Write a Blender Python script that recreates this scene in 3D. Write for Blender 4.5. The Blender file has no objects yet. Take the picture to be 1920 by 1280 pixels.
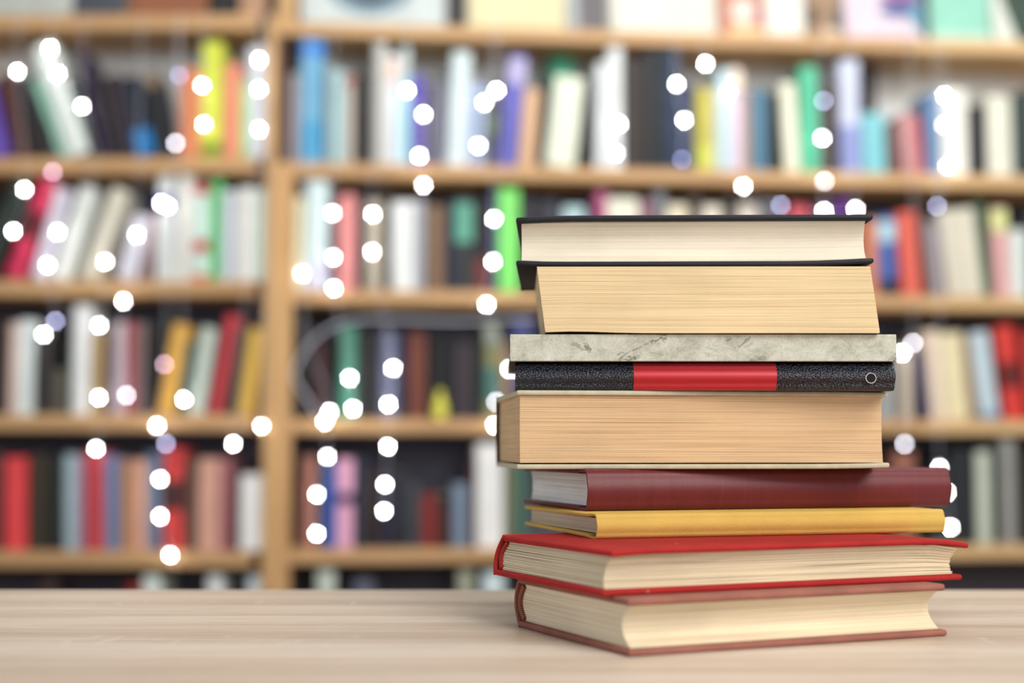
import bpy, bmesh, math, random
from mathutils import Vector, Matrix
random.seed(7)
sc = bpy.context.scene
col = sc.collection

# ------------------------------------------------------------------ camera
TABLE_Z = 0.75
CAM_Z = TABLE_Z + 0.105
FPX, HORIZON = 2700.0, 840.0
PITCH = math.atan((HORIZON - 640) / FPX)
cam = bpy.data.cameras.new('camera')
cam.sensor_width = 36.0
cam.lens = FPX / 1920 * 36.0
cam.clip_start = 0.05
camo = bpy.data.objects.new('camera', cam)
col.objects.link(camo)
camo.location = (0, 0, CAM_Z)
camo.rotation_euler = (math.pi / 2 + PITCH, 0, 0)
cam.dof.use_dof = True
cam.dof.focus_distance = 0.860
cam.dof.aperture_fstop = 2.98
cam.dof.aperture_blades = 8
cam.dof.aperture_rotation = math.radians(4)
sc.camera = camo

# ------------------------------------------------------------------ world, lights, exposure
w = bpy.data.worlds.new('world')
sc.world = w
w.use_nodes = True
w.node_tree.nodes['Background'].inputs[0].default_value = (0.93, 0.96, 1.0, 1)
w.node_tree.nodes['Background'].inputs[1].default_value = 0.16

def area(name, loc, target, sx, sy, power, color):
    l = bpy.data.lights.new(name, 'AREA')
    l.shape = 'RECTANGLE'; l.size = sx; l.size_y = sy
    l.energy = power; l.color = color
    o = bpy.data.objects.new(name, l); col.objects.link(o)
    o.location = loc
    o.rotation_euler = (Vector(target) - Vector(loc)).to_track_quat('-Z', 'Y').to_euler()
    return o
area('window_daylight', (1.3, -0.75, 2.6), (0.1, 0.95, 0.85), 1.9, 1.5, 74, (1.0, 0.965, 0.9))
area('ceiling_lamp', (0.75, 1.75, 2.75), (0.35, 3.4, 1.5), 2.6, 1.0, 66, (1.0, 0.985, 0.94))
area('side_fill', (-2.3, 0.35, 1.45), (0.1, 0.95, 0.85), 1.3, 1.2, 14, (0.80, 0.90, 1.0))  # bluish fill added on the left to brighten left-facing sides
area('far_window', (1.6, -3.4, 2.0), (0.2, 2.5, 1.3), 3.0, 1.8, 52, (0.97, 0.985, 1.0))
sc.view_settings.view_transform = 'Standard'
sc.view_settings.look = 'None'
sc.view_settings.gamma = 1.0
sc.view_settings.use_curve_mapping = False
sc.view_settings.exposure = 0.0

# ------------------------------------------------------------------ helpers
def lin(c):
    return tuple(((v / 255) / 12.92 if v <= 10.3 else ((v / 255 + 0.055) / 1.055) ** 2.4) for v in c)

def tag(o, label=None, cat=None, group=None, kind=None):
    if label: o['label'] = label
    if cat: o['category'] = cat
    if group: o['group'] = group
    if kind: o['kind'] = kind
    return o

def empty(name, loc=(0, 0, 0), rz=0.0):
    o = bpy.data.objects.new(name, None)
    o.empty_display_size = 0.02
    col.objects.link(o)
    o.location = loc
    o.rotation_euler = (0, 0, rz)
    return o

def link(name, bm, mat, parent=None, smooth=False):
    bmesh.ops.recalc_face_normals(bm, faces=bm.faces[:])
    me = bpy.data.meshes.new(name)
    bm.to_mesh(me); bm.free()
    for m in (mat if isinstance(mat, (list, tuple)) else [mat]):
        me.materials.append(m)
    if smooth:
        for p in me.polygons: p.use_smooth = True
        try: me.set_sharp_from_angle(angle=math.radians(38))
        except Exception: pass
    o = bpy.data.objects.new(name, me)
    col.objects.link(o)
    if parent: o.parent = parent
    return o

def box(bm, x0, x1, y0, y1, z0, z1, mi=0):
    v = [bm.verts.new(p) for p in ((x0,y0,z0),(x1,y0,z0),(x1,y1,z0),(x0,y1,z0),(x0,y0,z1),(x1,y0,z1),(x1,y1,z1),(x0,y1,z1))]
    for f in ((0,1,2,3),(4,5,6,7),(0,1,5,4),(1,2,6,5),(2,3,7,6),(3,0,4,7)):
        fc = bm.faces.new([v[i] for i in f]); fc.material_index = mi

def bbox(x0, x1, y0, y1, z0, z1, r=0.002, seg=2):
    bm = bmesh.new(); box(bm, x0, x1, y0, y1, z0, z1)
    if r > 0:
        bmesh.ops.bevel(bm, geom=bm.edges[:], offset=r, segments=seg, affect='EDGES', profile=0.5)
    return bm

def loft(bm, rings, caps=True):
    vs = [[bm.verts.new(p) for p in r] for r in rings]
    n = len(vs[0])
    for a, b in zip(vs, vs[1:]):
        for i in range(n):
            bm.faces.new((a[i], a[(i + 1) % n], b[(i + 1) % n], b[i]))
    if caps:
        bm.faces.new(vs[0]); bm.faces.new(list(reversed(vs[-1])))

def tube(bm, pts, r, n=6):
    rings = []
    for i, p in enumerate(pts):
        p = Vector(p)
        d = (Vector(pts[min(i + 1, len(pts) - 1)]) - Vector(pts[max(i - 1, 0)])).normalized()
        a = d.cross(Vector((0, 1, 0)) if abs(d.y) < 0.9 else Vector((1, 0, 0))).normalized()
        b = d.cross(a)
        rings.append([p + a * r * math.cos(2*math.pi*k/n) + b * r * math.sin(2*math.pi*k/n) for k in range(n)])
    loft(bm, rings)

# ------------------------------------------------------------------ materials
class NT:
    def __init__(s, name, rough=0.6, spec=0.3):
        s.m = bpy.data.materials.new(name); s.m.use_nodes = True
        s.t = s.m.node_tree; s.b = s.t.nodes['Principled BSDF']
        s.b.inputs['Roughness'].default_value = rough
        s.b.inputs['Specular IOR Level'].default_value = spec
    def n(s, typ, **kw):
        nd = s.t.nodes.new(typ)
        for k, v in kw.items():
            if k in nd.inputs: nd.inputs[k].default_value = v
            else: setattr(nd, k, v)
        return nd
    def l(s, a, b): s.t.links.new(a, b)
    def coord(s, scale=(1, 1, 1), out='Object', rot=(0, 0, 0)):
        tc = s.n('ShaderNodeTexCoord'); mp = s.n('ShaderNodeMapping')
        mp.inputs['Scale'].default_value = scale
        mp.inputs['Rotation'].default_value = rot
        s.l(tc.outputs[out], mp.inputs['Vector']); return mp.outputs[0]
    def noise(s, vec, scale, detail=3, rough=0.5, dist=0.0):
        nd = s.n('ShaderNodeTexNoise', Scale=scale, Detail=detail, Roughness=rough, Distortion=dist)
        s.l(vec, nd.inputs['Vector']); return nd.outputs['Fac']
    def ramp(s, fac, stops):
        r = s.n('ShaderNodeValToRGB')
        e = r.color_ramp.elements
        while len(e) < len(stops): e.new(0.5)
        for el, (p, c) in zip(e, stops):
            el.position = p; el.color = tuple(c) + (1,)
        s.l(fac, r.inputs[0]); return r.outputs[0]
    def mix(s, fac, a, b, blend='MIX'):
        m = s.n('ShaderNodeMix', data_type='RGBA', blend_type=blend)
        for sock, v in ((m.inputs[0], fac), (m.inputs[6], a), (m.inputs[7], b)):
            if hasattr(v, 'is_output'): s.l(v, sock)
            elif isinstance(v, (int, float)): sock.default_value = v
            else: sock.default_value = tuple(v) + (1,)
        return m.outputs[2]
    def color(s, c):
        if hasattr(c, 'is_output'): s.l(c, s.b.inputs['Base Color'])
        else: s.b.inputs['Base Color'].default_value = tuple(c) + (1,)
    def bump(s, h, strength=0.3, dist=0.001):
        b = s.n('ShaderNodeBump', Strength=strength, Distance=dist)
        s.l(h, b.inputs['Height']); s.l(b.outputs[0], s.b.inputs['Normal'])

G3 = lambda v: (v, v, v)

def mat_pages(name, c_light, c_dark, lines=900, contrast=0.5, rough=0.75):
    """paper edges of a closed book: fine streaks that run along the leaves (constant height)"""
    k = NT(name, rough, 0.12)
    v1 = k.coord((5, 5, lines))
    v2 = k.coord((2.2, 2.2, lines * 0.33))
    f1 = k.noise(v1, 1.0, 2, 0.6)
    f2 = k.noise(v2, 1.0, 3, 0.6)
    f3 = k.noise(k.coord((14, 14, 22)), 1.0, 3)
    r1 = k.ramp(f1, [(0.30, c_dark), (0.30 + 0.30 * (1.2 - contrast), c_light)])
    r2 = k.ramp(f2, [(0.33, tuple(a * 0.5 + b * 0.5 for a, b in zip(c_dark, c_light))), (0.45, c_light)])
    c = k.mix(0.42, r1, r2)
    tint = k.ramp(f3, [(0.35, G3(0.90)), (0.65, G3(1.0))])
    k.color(k.mix(1.0, c, tint, 'MULTIPLY'))
    k.bump(f1, 0.35 * contrast, 0.0006)
    return k.m

def mat_cloth(name, c, weave=0.0006, bumpy=0.25, rough=0.8, spec=0.2, var=0.12, wear=None, wear_t=0.68):
    k = NT(name, rough, spec)
    wv = k.coord((1, 1, 1))
    wx = k.n('ShaderNodeTexWave', wave_type='BANDS', bands_direction='X', Scale=0.314 / weave, Distortion=1.2)
    wz = k.n('ShaderNodeTexWave', wave_type='BANDS', bands_direction='Z', Scale=0.314 / weave, Distortion=1.2)
    k.l(wv, wx.inputs['Vector']); k.l(wv, wz.inputs['Vector'])
    add = k.n('ShaderNodeMath', operation='ADD')
    k.l(wx.outputs['Fac'], add.inputs[0]); k.l(wz.outputs['Fac'], add.inputs[1])
    big = k.noise(k.coord((1, 1, 1)), 45, 4, 0.6)
    cc = k.ramp(big, [(0.3, tuple(x * (1 - var) for x in c)), (0.7, tuple(min(1, x * (1 + var)) for x in c))])
    thread = k.n('ShaderNodeMapRange'); thread.inputs[1].default_value = 0; thread.inputs[2].default_value = 2
    thread.inputs[3].default_value = 1 - 0.30 * bumpy; thread.inputs[4].default_value = 1 + 0.12 * bumpy
    k.l(add.outputs[0], thread.inputs[0])
    cc = k.mix(1.0, cc, thread.outputs[0], 'MULTIPLY')
    if wear:
        wn = k.noise(k.coord((60, 60, 160)), 1.0, 4, 0.7)
        msk = k.ramp(wn, [(wear_t, (0, 0, 0)), (wear_t + 0.025, (1, 1, 1))])
        cc = k.mix(msk, cc, wear)
    k.color(cc)
    k.bump(add.outputs[0], bumpy, 0.0003)
    return k.m

def mat_plain(name, c, rough=0.6, spec=0.3, var=0.08, scale=40, bump=0.0):
    k = NT(name, rough, spec)
    n = k.noise(k.coord(), scale, 4, 0.6)
    k.color(k.ramp(n, [(0.3, tuple(x * (1 - var) for x in c)), (0.7, tuple(min(1, x * (1 + var)) for x in c))]))
    if bump: k.bump(n, bump, 0.0008)
    return k.m

def mat_leather(name, c, c2, scale=900):
    """small rounded pebbles packed on a slant, glints on their tops and shade in the creases put into the colour"""
    k = NT(name, 0.30, 0.6)
    v = k.n('ShaderNodeTexVoronoi', feature='F1', Scale=scale, Randomness=0.85)
    k.l(k.coord((0.62, 1.0, 1.0), rot=(0, math.radians(-35), 0)), v.inputs['Vector'])
    k.color(k.ramp(v.outputs['Distance'], [(0.10, c), (0.62, c2)]))
    h = k.ramp(v.outputs['Distance'], [(0.0, (1, 1, 1)), (0.35, G3(0.75)), (0.75, (0, 0, 0))])
    k.bump(h, 0.85, 0.0005)
    return k.m

def mat_marbled(name):
    k = NT(name, 0.75, 0.15)
    a = k.noise(k.coord((1, 1, 1.3)), 70, 8, 0.75, 0.4)
    b = k.noise(k.coord((1, 1, 1)), 700, 3, 0.7)
    c = k.ramp(a, [(0.28, lin((154, 153, 138))), (0.5, lin((198, 199, 184))), (0.72, lin((220, 221, 208)))])
    g = k.ramp(b, [(0.25, G3(0.62)), (0.5, G3(1.0))])
    c = k.mix(0.75, c, k.mix(1.0, c, g, 'MULTIPLY'))
    cr = k.noise(k.coord((1, 1, 2.2), rot=(0, 0.25, 0)), 26, 6, 0.62, 0.8)
    line = k.ramp(cr, [(0.478, (0, 0, 0)), (0.493, (1, 1, 1)), (0.507, (1, 1, 1)), (0.522, (0, 0, 0))])
    zone = k.ramp(k.noise(k.coord((24, 24, 30)), 1.0, 2), [(0.53, (0, 0, 0)), (0.60, G3(0.8))])
    c = k.mix(k.mix(1.0, line, zone, 'MULTIPLY'), c, lin((104, 102, 88)))
    k.color(c); k.bump(b, 0.2, 0.0004)
    return k.m

def mat_table():
    k = NT('table_oak', 0.42, 0.35)
    long1 = k.noise(k.coord((1.3, 26, 1)), 1.0, 5, 0.6, 0.25)
    fine = k.noise(k.coord((9, 420, 1)), 1.0, 4, 0.65)
    pores = k.noise(k.coord((38, 900, 1)), 1.0, 2, 0.5)
    c = k.ramp(long1, [(0.30, lin((188, 165, 146))), (0.46, lin((208, 187, 167))), (0.60, lin((222, 205, 188))), (0.8, lin((229, 216, 201)))])
    f = k.ramp(fine, [(0.25, G3(0.80)), (0.6, G3(1.03))])
    c = k.mix(1.0, c, f, 'MULTIPLY')
    p = k.ramp(pores, [(0.30, G3(0.72)), (0.42, G3(1.0))])
    c = k.mix(0.7, c, k.mix(1.0, c, p, 'MULTIPLY'))
    # medullary ray flecks: short pale slanting strokes, in a few bands
    fl = k.noise(k.coord((95, 26, 1), rot=(0, 0, math.radians(-30))), 1.0, 1, 0.4)
    flm = k.ramp(fl, [(0.63, (0, 0, 0)), (0.70, G3(0.45))])
    band = k.ramp(k.noise(k.coord((0.8, 17, 1)), 1.0, 1), [(0.57, (0, 0, 0)), (0.64, (1, 1, 1))])
    c = k.mix(k.mix(1.0, flm, band, 'MULTIPLY'), c, lin((226, 208, 188)))
    k.color(c); k.bump(fine, 0.08, 0.0005)
    return k.m

def mat_wood(name, c, dark, along='X'):
    k = NT(name, 0.55, 0.25)
    sca = {'X': (2.5, 40, 60), 'Z': (60, 40, 2.5)}[along]
    n = k.noise(k.coord(sca), 1.0, 4, 0.6, 0.3)
    k.color(k.ramp(n, [(0.25, dark), (0.7, c)]))
    return k.m

def mat_objcolor(name, rough=0.5, spec=0.3, var=0.18, fine=True):
    """cover stock whose colour belongs to each book (object colour), mottled a little along its height"""
    k = NT(name, rough, spec)
    oi = k.n('ShaderNodeObjectInfo')
    n = k.noise(k.coord((30, 30, 9)), 1.0, 3, 0.6)
    g = k.ramp(n, [(0.3, G3(1 - var)), (0.7, G3(1.0))])
    k.color(k.mix(1.0, oi.outputs['Color'], g, 'MULTIPLY'))
    return k.m

M_SHELF = mat_objcolor('shelf_book_cover', 0.5, 0.25)
M_SPAPER = mat_plain('shelf_book_paper', lin((214, 204, 180)), 0.8, 0.1)
M_WOOD = mat_wood('shelf_beech', lin((204, 166, 120)), lin((166, 126, 88)))
M_WOODV = mat_wood('upright_beech', lin((210, 172, 122)), lin((176, 136, 94)), 'Z')
M_WOODC = mat_wood('shelf_pale_beech', lin((216, 182, 134)), lin((184, 146, 102)))
M_WOODD = mat_wood('upright_dark_brown', lin((84, 58, 46)), lin((58, 40, 34)), 'Z')  # darker brown for the upper length of one side panel
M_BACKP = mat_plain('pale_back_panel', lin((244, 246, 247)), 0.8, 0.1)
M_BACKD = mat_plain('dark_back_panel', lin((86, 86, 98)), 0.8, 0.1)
M_WIRE = mat_plain('clear_wire', lin((222, 226, 240)), 0.3, 0.5)
def mat_emit(name, c, s):
    m = bpy.data.materials.new(name); m.use_nodes = True
    b = m.node_tree.nodes['Principled BSDF']
    b.inputs['Base Color'].default_value = (0.8, 0.8, 0.8, 1)
    b.inputs['Emission Color'].default_value = tuple(c) + (1,)
    b.inputs['Emission Strength'].default_value = s
    return m
BULB = {'w': mat_emit('bulb_white', (1.0, 0.99, 0.94), 140),
        'l': mat_emit('bulb_faint_lavender', (0.60, 0.62, 1.0), 15),
        'b': mat_emit('bulb_faint_blue', (0.42, 0.48, 0.95), 10),
        'p': mat_emit('bulb_faint_pink', (0.85, 0.52, 0.72), 15),
        'v': mat_emit('bulb_pale_lavender', (0.90, 0.90, 1.0), 23)}

# ------------------------------------------------------------------ room shell
tag(link('floor', bbox(-4, 4, -2.5, 4.3, -0.1, 0, 0), mat_wood('floor_boards', lin((120, 100, 82)), lin((92, 74, 60)))), kind='structure')
tag(link('wall_back', bbox(-4, 4, 4.2, 4.3, 0, 2.9, 0), mat_plain('wall_paint', lin((205, 203, 196)), 0.85, 0.1)), kind='structure')

# ------------------------------------------------------------------ table
TB = 0.105*2700/262                     # depth of the far edge
tb = tag(empty('table', (0, 0.71, 0)), 'pale oak table carrying the stack of nine books', 'table')
M_TAB = mat_table()
link('tabletop', bbox(-0.85, 0.85, -0.36, TB - 0.71, TABLE_Z - 0.028, TABLE_Z, 0.0012), M_TAB, tb)
M_LEG = mat_wood('table_leg_oak', lin((176, 150, 126)), lin((146, 120, 98)), 'Z')
link('apron', bbox(-0.76, 0.76, -0.28, 0.27, TABLE_Z - 0.098, TABLE_Z - 0.028, 0.001), M_LEG, tb)
for sx in (-1, 1):
    for yy in (-0.30, 0.29):
        link('leg', bbox(sx*0.79-0.028, sx*0.79+0.028, yy-0.028, yy+0.028, 0, TABLE_Z - 0.028, 0.003), M_LEG, tb)

# ------------------------------------------------------------------ stack books
def rrect(y0, y1, z0, z1, r, n=3):
    pts = []
    r = min(r, (y1-y0)/2.01, (z1-z0)/2.01)
    for cy, cz, a0 in ((y1-r, z1-r, 0), (y0+r, z1-r, 90), (y0+r, z0+r, 180), (y1-r, z0+r, 270)):
        for k in range(n + 1):
            a = math.radians(a0 + 90*k/n)
            pts.append((cy + r*math.cos(a), cz + r*math.sin(a)))
    return pts

def board(x0, x1, y0, y1, z0, z1, r, warp=None, shift=0.0):
    bm = bmesh.new(); rings = []
    st = [(r*(1-math.cos(a)), r*(1-math.sin(a))) for a in (0.02, 0.5, 1.0, math.pi/2)]
    xs = [(x0 + d, i) for d, i in st]
    xs += [(x0 + r + (x1-x0-2*r)*k/28, 0) for k in range(1, 28)]
    xs += [(x1 - d, i) for d, i in reversed(st)]
    for x, ins in xs:
        ring = []
        for y, z in rrect(y0+ins, y1-ins, z0+min(ins, (z1-z0)*0.45), z1-min(ins, (z1-z0)*0.45), max(r-ins, r*0.2)):
            dz = warp(x, y) if warp else 0
            ring.append(Vector((x + shift, y, z + dz)))
        rings.append(ring)
    loft(bm, rings)
    return bm

def page_block(x0, x1, yf, ys, z0, z1, conc=0.006, n=40, jit=0.00015, shear=0.0, round_spine=0.0, wz0=None, wz1=None, headjit=0.0, wave=0.0, spine_front=False, seed=1, open_leaves=0.30, gap_size=0.07):
    """leaves in n thin gatherings, each a slab; the fore-edge is hollowed by conc, the spine side rounded"""
    rnd = random.Random(seed)
    bm = bmesh.new()
    nx = 14
    gaps = [random.Random(seed*31 + q).random() for q in range(n)]
    for k in range(n):
        t0, t1 = k/n, (k+1)/n
        tm = (t0+t1)/2
        off = conc*math.sin(math.pi*tm)**0.8 + rnd.uniform(-jit, jit)
        so = round_spine*math.sin(math.pi*tm)
        hj = rnd.uniform(-headjit, headjit); tj = rnd.uniform(-headjit, headjit)
        ph = rnd.uniform(0, 6.28)
        if spine_front: ya, yb = yf - so, ys - off
        else: ya, yb = yf + off, ys + so
        rings = []
        for i in range(nx + 1):
            x = (x0 + hj) + (x1 - x0 + tj - hj)*i/nx
            a0 = z0 + (wz0(x) if wz0 else 0); a1 = z1 + (wz1(x) if wz1 else 0)
            wv = wave*math.sin(x*55 + ph)*0.5 + wave*math.sin(x*23 + ph*2)
            e = 0.0
            if 0 < k < n-1 and gaps[k] < open_leaves: e = gap_size*gaps[k]/open_leaves + 0.01
            zA = a0 + (a1-a0)*(t0 + e*(t1-t0)); zB = a0 + (a1-a0)*(t1 - e*(t1-t0))
            if 0 < k < n-1: zA += wv; zB += wv
            xs0 = x + shear*(zA - z0)/(z1-z0); xs1 = x + shear*(zB - z0)/(z1-z0)
            rings.append([Vector((xs0, ya, zA)), Vector((xs0, yb, zA)), Vector((xs1, yb, zB)), Vector((xs1, ya, zB))])
        loft(bm, rings)
    return bm

def strip(xs, outer, th, shear=None):
    """bent sheet: outer profile (y,z) list, thickened inwards by th, lofted along xs"""
    n = len(outer); inner = []
    for i, (y, z) in enumerate(outer):
        a = outer[max(i-1, 0)]; b = outer[min(i+1, n-1)]
        d = Vector((b[0]-a[0], b[1]-a[1])).normalized()
        inner.append((y - d.y*th, z + d.x*th))
    prof = outer + inner[::-1]
    bm = bmesh.new(); rings = []
    for x in xs:
        rings.append([Vector((x + (shear(z) if shear else 0), y, z)) for y, z in prof])
    loft(bm, rings)
    return bm

def lerp_xs(x0, x1, n=12): return [x0 + (x1-x0)*i/n for i in range(n+1)]

def arc_profile(y0, bulge, z0, z1, sgn, n=14):
    """curved spine outline from bottom to top; sgn -1 bulges to the front (-y), +1 to the back"""
    return [(y0 + sgn*bulge*math.sin(math.pi*t), z0 + (z1-z0)*t) for t in [i/n for i in range(n+1)]]

def place(name, label, x, y, z0, rot):
    t = empty(name, (x, y, TABLE_Z + z0), math.radians(rot))
    return tag(t, label, 'book', 'books stacked on the oak table')

def hinge_back(L, W, T, th, bulge, ins=0.0, shear=None):
    """spine at the back of a book that shows its fore-edge: outline bottom to top, outer side towards +y"""
    out = arc_profile(W - bulge - 0.0008, bulge, 0.0, T, +1)
    return strip(lerp_xs(ins, L - ins), out, th, shear)   # strip inner side lies towards -y

EPS = 0.00015
# --- book 9 : lowest, faded rose cloth, cream fore-edge towards the camera
T9 = 0.0289
b = place('hardcover_book', 'faded rose cloth hardcover, lowest book of the stack, lying on the oak table', 0.0590, 0.7349, 0.0, 24.0)
m_rose = mat_cloth('rose_cloth', lin((160, 104, 90)), 0.0007, 0.35, var=0.16)
L, W = 0.2031, 0.1426
bt = 0.0036
lo9 = link('board', board(0, L, 0, W-0.006, 0, bt, 0.0015), m_rose, b, True)
up9 = link('board', board(0, L, 0.001, W-0.006, T9-bt, T9, 0.0015), m_rose, b, True)
link('spine', hinge_back(L, W, T9, 0.0016, 0.006), m_rose, b, True)
pg = link('page_block', page_block(0.003, L-0.003, 0.0035, W-0.010, bt+EPS, T9-bt-EPS, 0.0095, 46, 0.00010, round_spine=0.006, headjit=0.00008, seed=9), mat_pages('pages_rose_book', lin((240, 227, 199)), lin((206, 178, 146)), 1100, 0.35), b)
hb = strip(lerp_xs(0.0012, 0.0030, 2), arc_profile(W-0.0095, 0.0062, bt, T9-bt, +1), 0.0030)
def mat_headband(name, c1, c2):
    k = NT(name, 0.7, 0.2)
    wv = k.n('ShaderNodeTexWave', bands_direction='Z', Scale=260, Distortion=0.5); k.l(k.coord(), wv.inputs['Vector'])
    k.color(k.ramp(wv.outputs['Fac'], [(0.35, c1), (0.65, c2)])); return k.m
link('headband', hb, mat_headband('headband_brown', lin((104, 58, 46)), lin((170, 112, 90))), b)

# --- book 8 : red cloth, worn edges
Z8, T8 = T9, 0.0240
b = place('hardcover_book', 'bright red cloth hardcover with scuffed edges, second book from the table', 0.0464, 0.7468, Z8, 24.1)
m_red = mat_cloth('red_cloth', lin((172, 43, 41)), 0.0006, 0.25, var=0.12, wear=lin((196, 160, 132)), wear_t=0.705)
L, W = 0.2357, 0.1468
bt = 0.0032; SH = 0.0062
def w8t(x, y): return -0.0042*max(0, (x-0.205)/0.036)**2 - 0.0010*max(0, (0.03-x)/0.03)**2
def w8b(x, y): return 0.0
link('board', board(0, L, 0, W-0.006, 0, bt, 0.0014), m_red, b, True)
link('board', board(0, L, 0.001, W-0.006, T8-bt, T8, 0.0014, w8t, SH), m_red, b, True)
link('spine', hinge_back(L, W, T8, 0.0016, 0.005, 0.0, lambda z: SH*z/T8), m_red, b, True)
link('page_block', page_block(0.0034, L-0.004, 0.004, W-0.010, bt+EPS, T8-bt-EPS, 0.0045, 24, 0.00022, shear=SH*0.8, round_spine=0.005, wz1=lambda x: w8t(x+SH*0.8, 0), headjit=0.0004, wave=0.00008, seed=8, open_leaves=0.9, gap_size=0.16), mat_pages('pages_red_book', lin((230, 214, 184)), lin((112, 82, 56)), 430, 1.0), b)
link('headband', strip(lerp_xs(0.0014, 0.0034, 2), arc_profile(W-0.010, 0.0055, bt, T8-bt, +1), 0.0030, lambda z: SH*z/T8), mat_headband('headband_red', lin((130, 30, 26)), lin((186, 66, 54))), b)

# --- spine-front books
def spine_case(L, W, T, th, rc, bulge, jy, groove=0.0006):
    """outline of the spine and its two shoulders, from the bottom joint round the front to the top joint"""
    o = []
    n = 6
    o.append((jy + 0.004, 0.0)); o.append((jy + 0.001, groove)); o.append((jy - 0.003, 0.0))
    for k in range(n + 1):
        a = math.pi/2*k/n
        o.append((bulge + rc - rc*math.sin(a), rc - rc*math.cos(a)))
    for k in range(1, 12):
        t = k/12
        o.append((bulge*(1 - math.sin(math.pi*t)), rc + (T - 2*rc)*t))
    for k in range(n + 1):
        a = math.pi/2*(1 - k/n)
        o.append((bulge + rc - rc*math.sin(a), T - rc + rc*math.cos(a)))
    o.append((jy - 0.003, T)); o.append((jy + 0.001, T - groove)); o.append((jy + 0.004, T))
    return o

def rev_strip(xs, outer, th):
    return strip(xs, outer[::-1], th)

def end_round(L, r=0.0008):
    return [0, *lerp_xs(r, L - r, 16), L]

# --- book 7 : yellow cloth, spine to the front
Z7, T7 = Z8 + T8, 0.0143
b = place('hardcover_book', 'slim yellow cloth hardcover with its spine to the front, under the maroon book', 0.0490, 0.8317, Z7, 16.7)
L, W = 0.2291, 0.1415
m_yel = mat_cloth('yellow_cloth', lin((222, 183, 96)), 0.0007, 0.45, var=0.05)
bt = 0.0022
link('spine', rev_strip(end_round(L), spine_case(L, W, T7, 0.0016, 0.0030, 0.0014, 0.012, 0.0002), 0.0012), m_yel, b, True)
link('board', board(0, L, 0.015, W, 0, bt, 0.0010, lambda x, y: 0.0012*((y-0.015)/0.126)**2), m_yel, b, True)
link('board', board(0, L, 0.015, W, T7-bt, T7, 0.0010, lambda x, y: -0.0004*((y-0.015)/0.126)**2), m_yel, b, True)
link('page_block', page_block(0.0032, L-0.0032, 0.0040, W-0.004, bt+0.0009, T7-bt-0.0005, 0.002, 18, 0.00018, round_spine=0.0008, headjit=0.00035, wave=0.00003, spine_front=True, seed=7), mat_pages('pages_yellow_book', lin((206, 190, 166)), lin((128, 108, 92)), 900, 0.8), b)

# --- book 6 : maroon leather-cloth, spine to the front
Z6, T6 = Z7 + T7, 0.0251
b = place('hardcover_book', 'thick maroon hardcover with its spine to the front, above the yellow book', 0.0457, 0.8663, Z6, 15.8)
L, W = 0.2470, 0.1402
k = NT('maroon_leatherette', 0.42, 0.35)
n1 = k.noise(k.coord((260, 40, 30)), 1.0, 3, 0.6); n2 = k.noise(k.coord(), 1500, 2, 0.6)
k.color(k.ramp(n1, [(0.25, lin((98, 32, 38))), (0.75, lin((109, 38, 44)))]))
k.bump(n2, 0.25, 0.0004)
bt = 0.0028
link('spine', rev_strip(end_round(L, 0.0015), spine_case(L, W, T6, 0.002, 0.0055, 0.0018, 0.015, 0.0003), 0.0016), k.m, b, True)
link('board', board(0, L, 0.018, W, 0, bt, 0.0013), k.m, b, True)
link('board', board(0, L, 0.018, W, T6-bt, T6, 0.0013), k.m, b, True)
link('page_block', page_block(0.0042, L-0.0042, 0.0056, W-0.006, bt+EPS, T6-bt-EPS, 0.004, 30, 0.00012, round_spine=0.0008, headjit=0.00025, spine_front=True, seed=6), mat_pages('pages_maroon_book', lin((236, 236, 236)), lin((178, 176, 178)), 900, 0.45), b)

# --- book 5 : ochre pages, grey-cream boards, brown spine behind
Z5, T5 = Z6 + T6, 0.0478
b = place('hardcover_book', 'very thick hardcover with grey-cream boards and ochre page edges, above the maroon book', 0.0029, 0.8732, Z5, 5.4)
L, W = 0.2321, 0.1520
m_crm = mat_plain('grey_cream_board', lin((196, 188, 164)), 0.7, 0.15, 0.1, 120, 0.2)
m_brn = mat_plain('dark_brown_spine', lin((74, 46, 40)), 0.6, 0.2, 0.15, 60)
bt = 0.0030
link('board', board(0, L, 0, W-0.004, 0, bt, 0.0010, lambda x, y: 0.0009*max(0, (x-0.18)/0.057)**2), m_crm, b, True)
link('board', board(0, L-0.0005, 0, W-0.004, T5-bt, T5, 0.0010, lambda x, y: -0.0006*(max(0, (x-0.19)/0.047)**2)), m_crm, b, True)
link('spine', strip(lerp_xs(0, L), arc_profile(W-0.0036, 0.0028, 0.0, T5, +1), 0.0034), m_brn, b, True)
link('page_block', page_block(0.0022, L-0.0036, 0.0020, W-0.008, bt+0.0009, T5-bt-EPS, 0.0016, 74, 0.00010, round_spine=0.002, headjit=0.00006, wave=0.00005, seed=5, open_leaves=0.25, gap_size=0.07), mat_pages('pages_ochre', lin((227, 194, 152)), lin((190, 146, 104)), 1000, 0.6), b)

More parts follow.
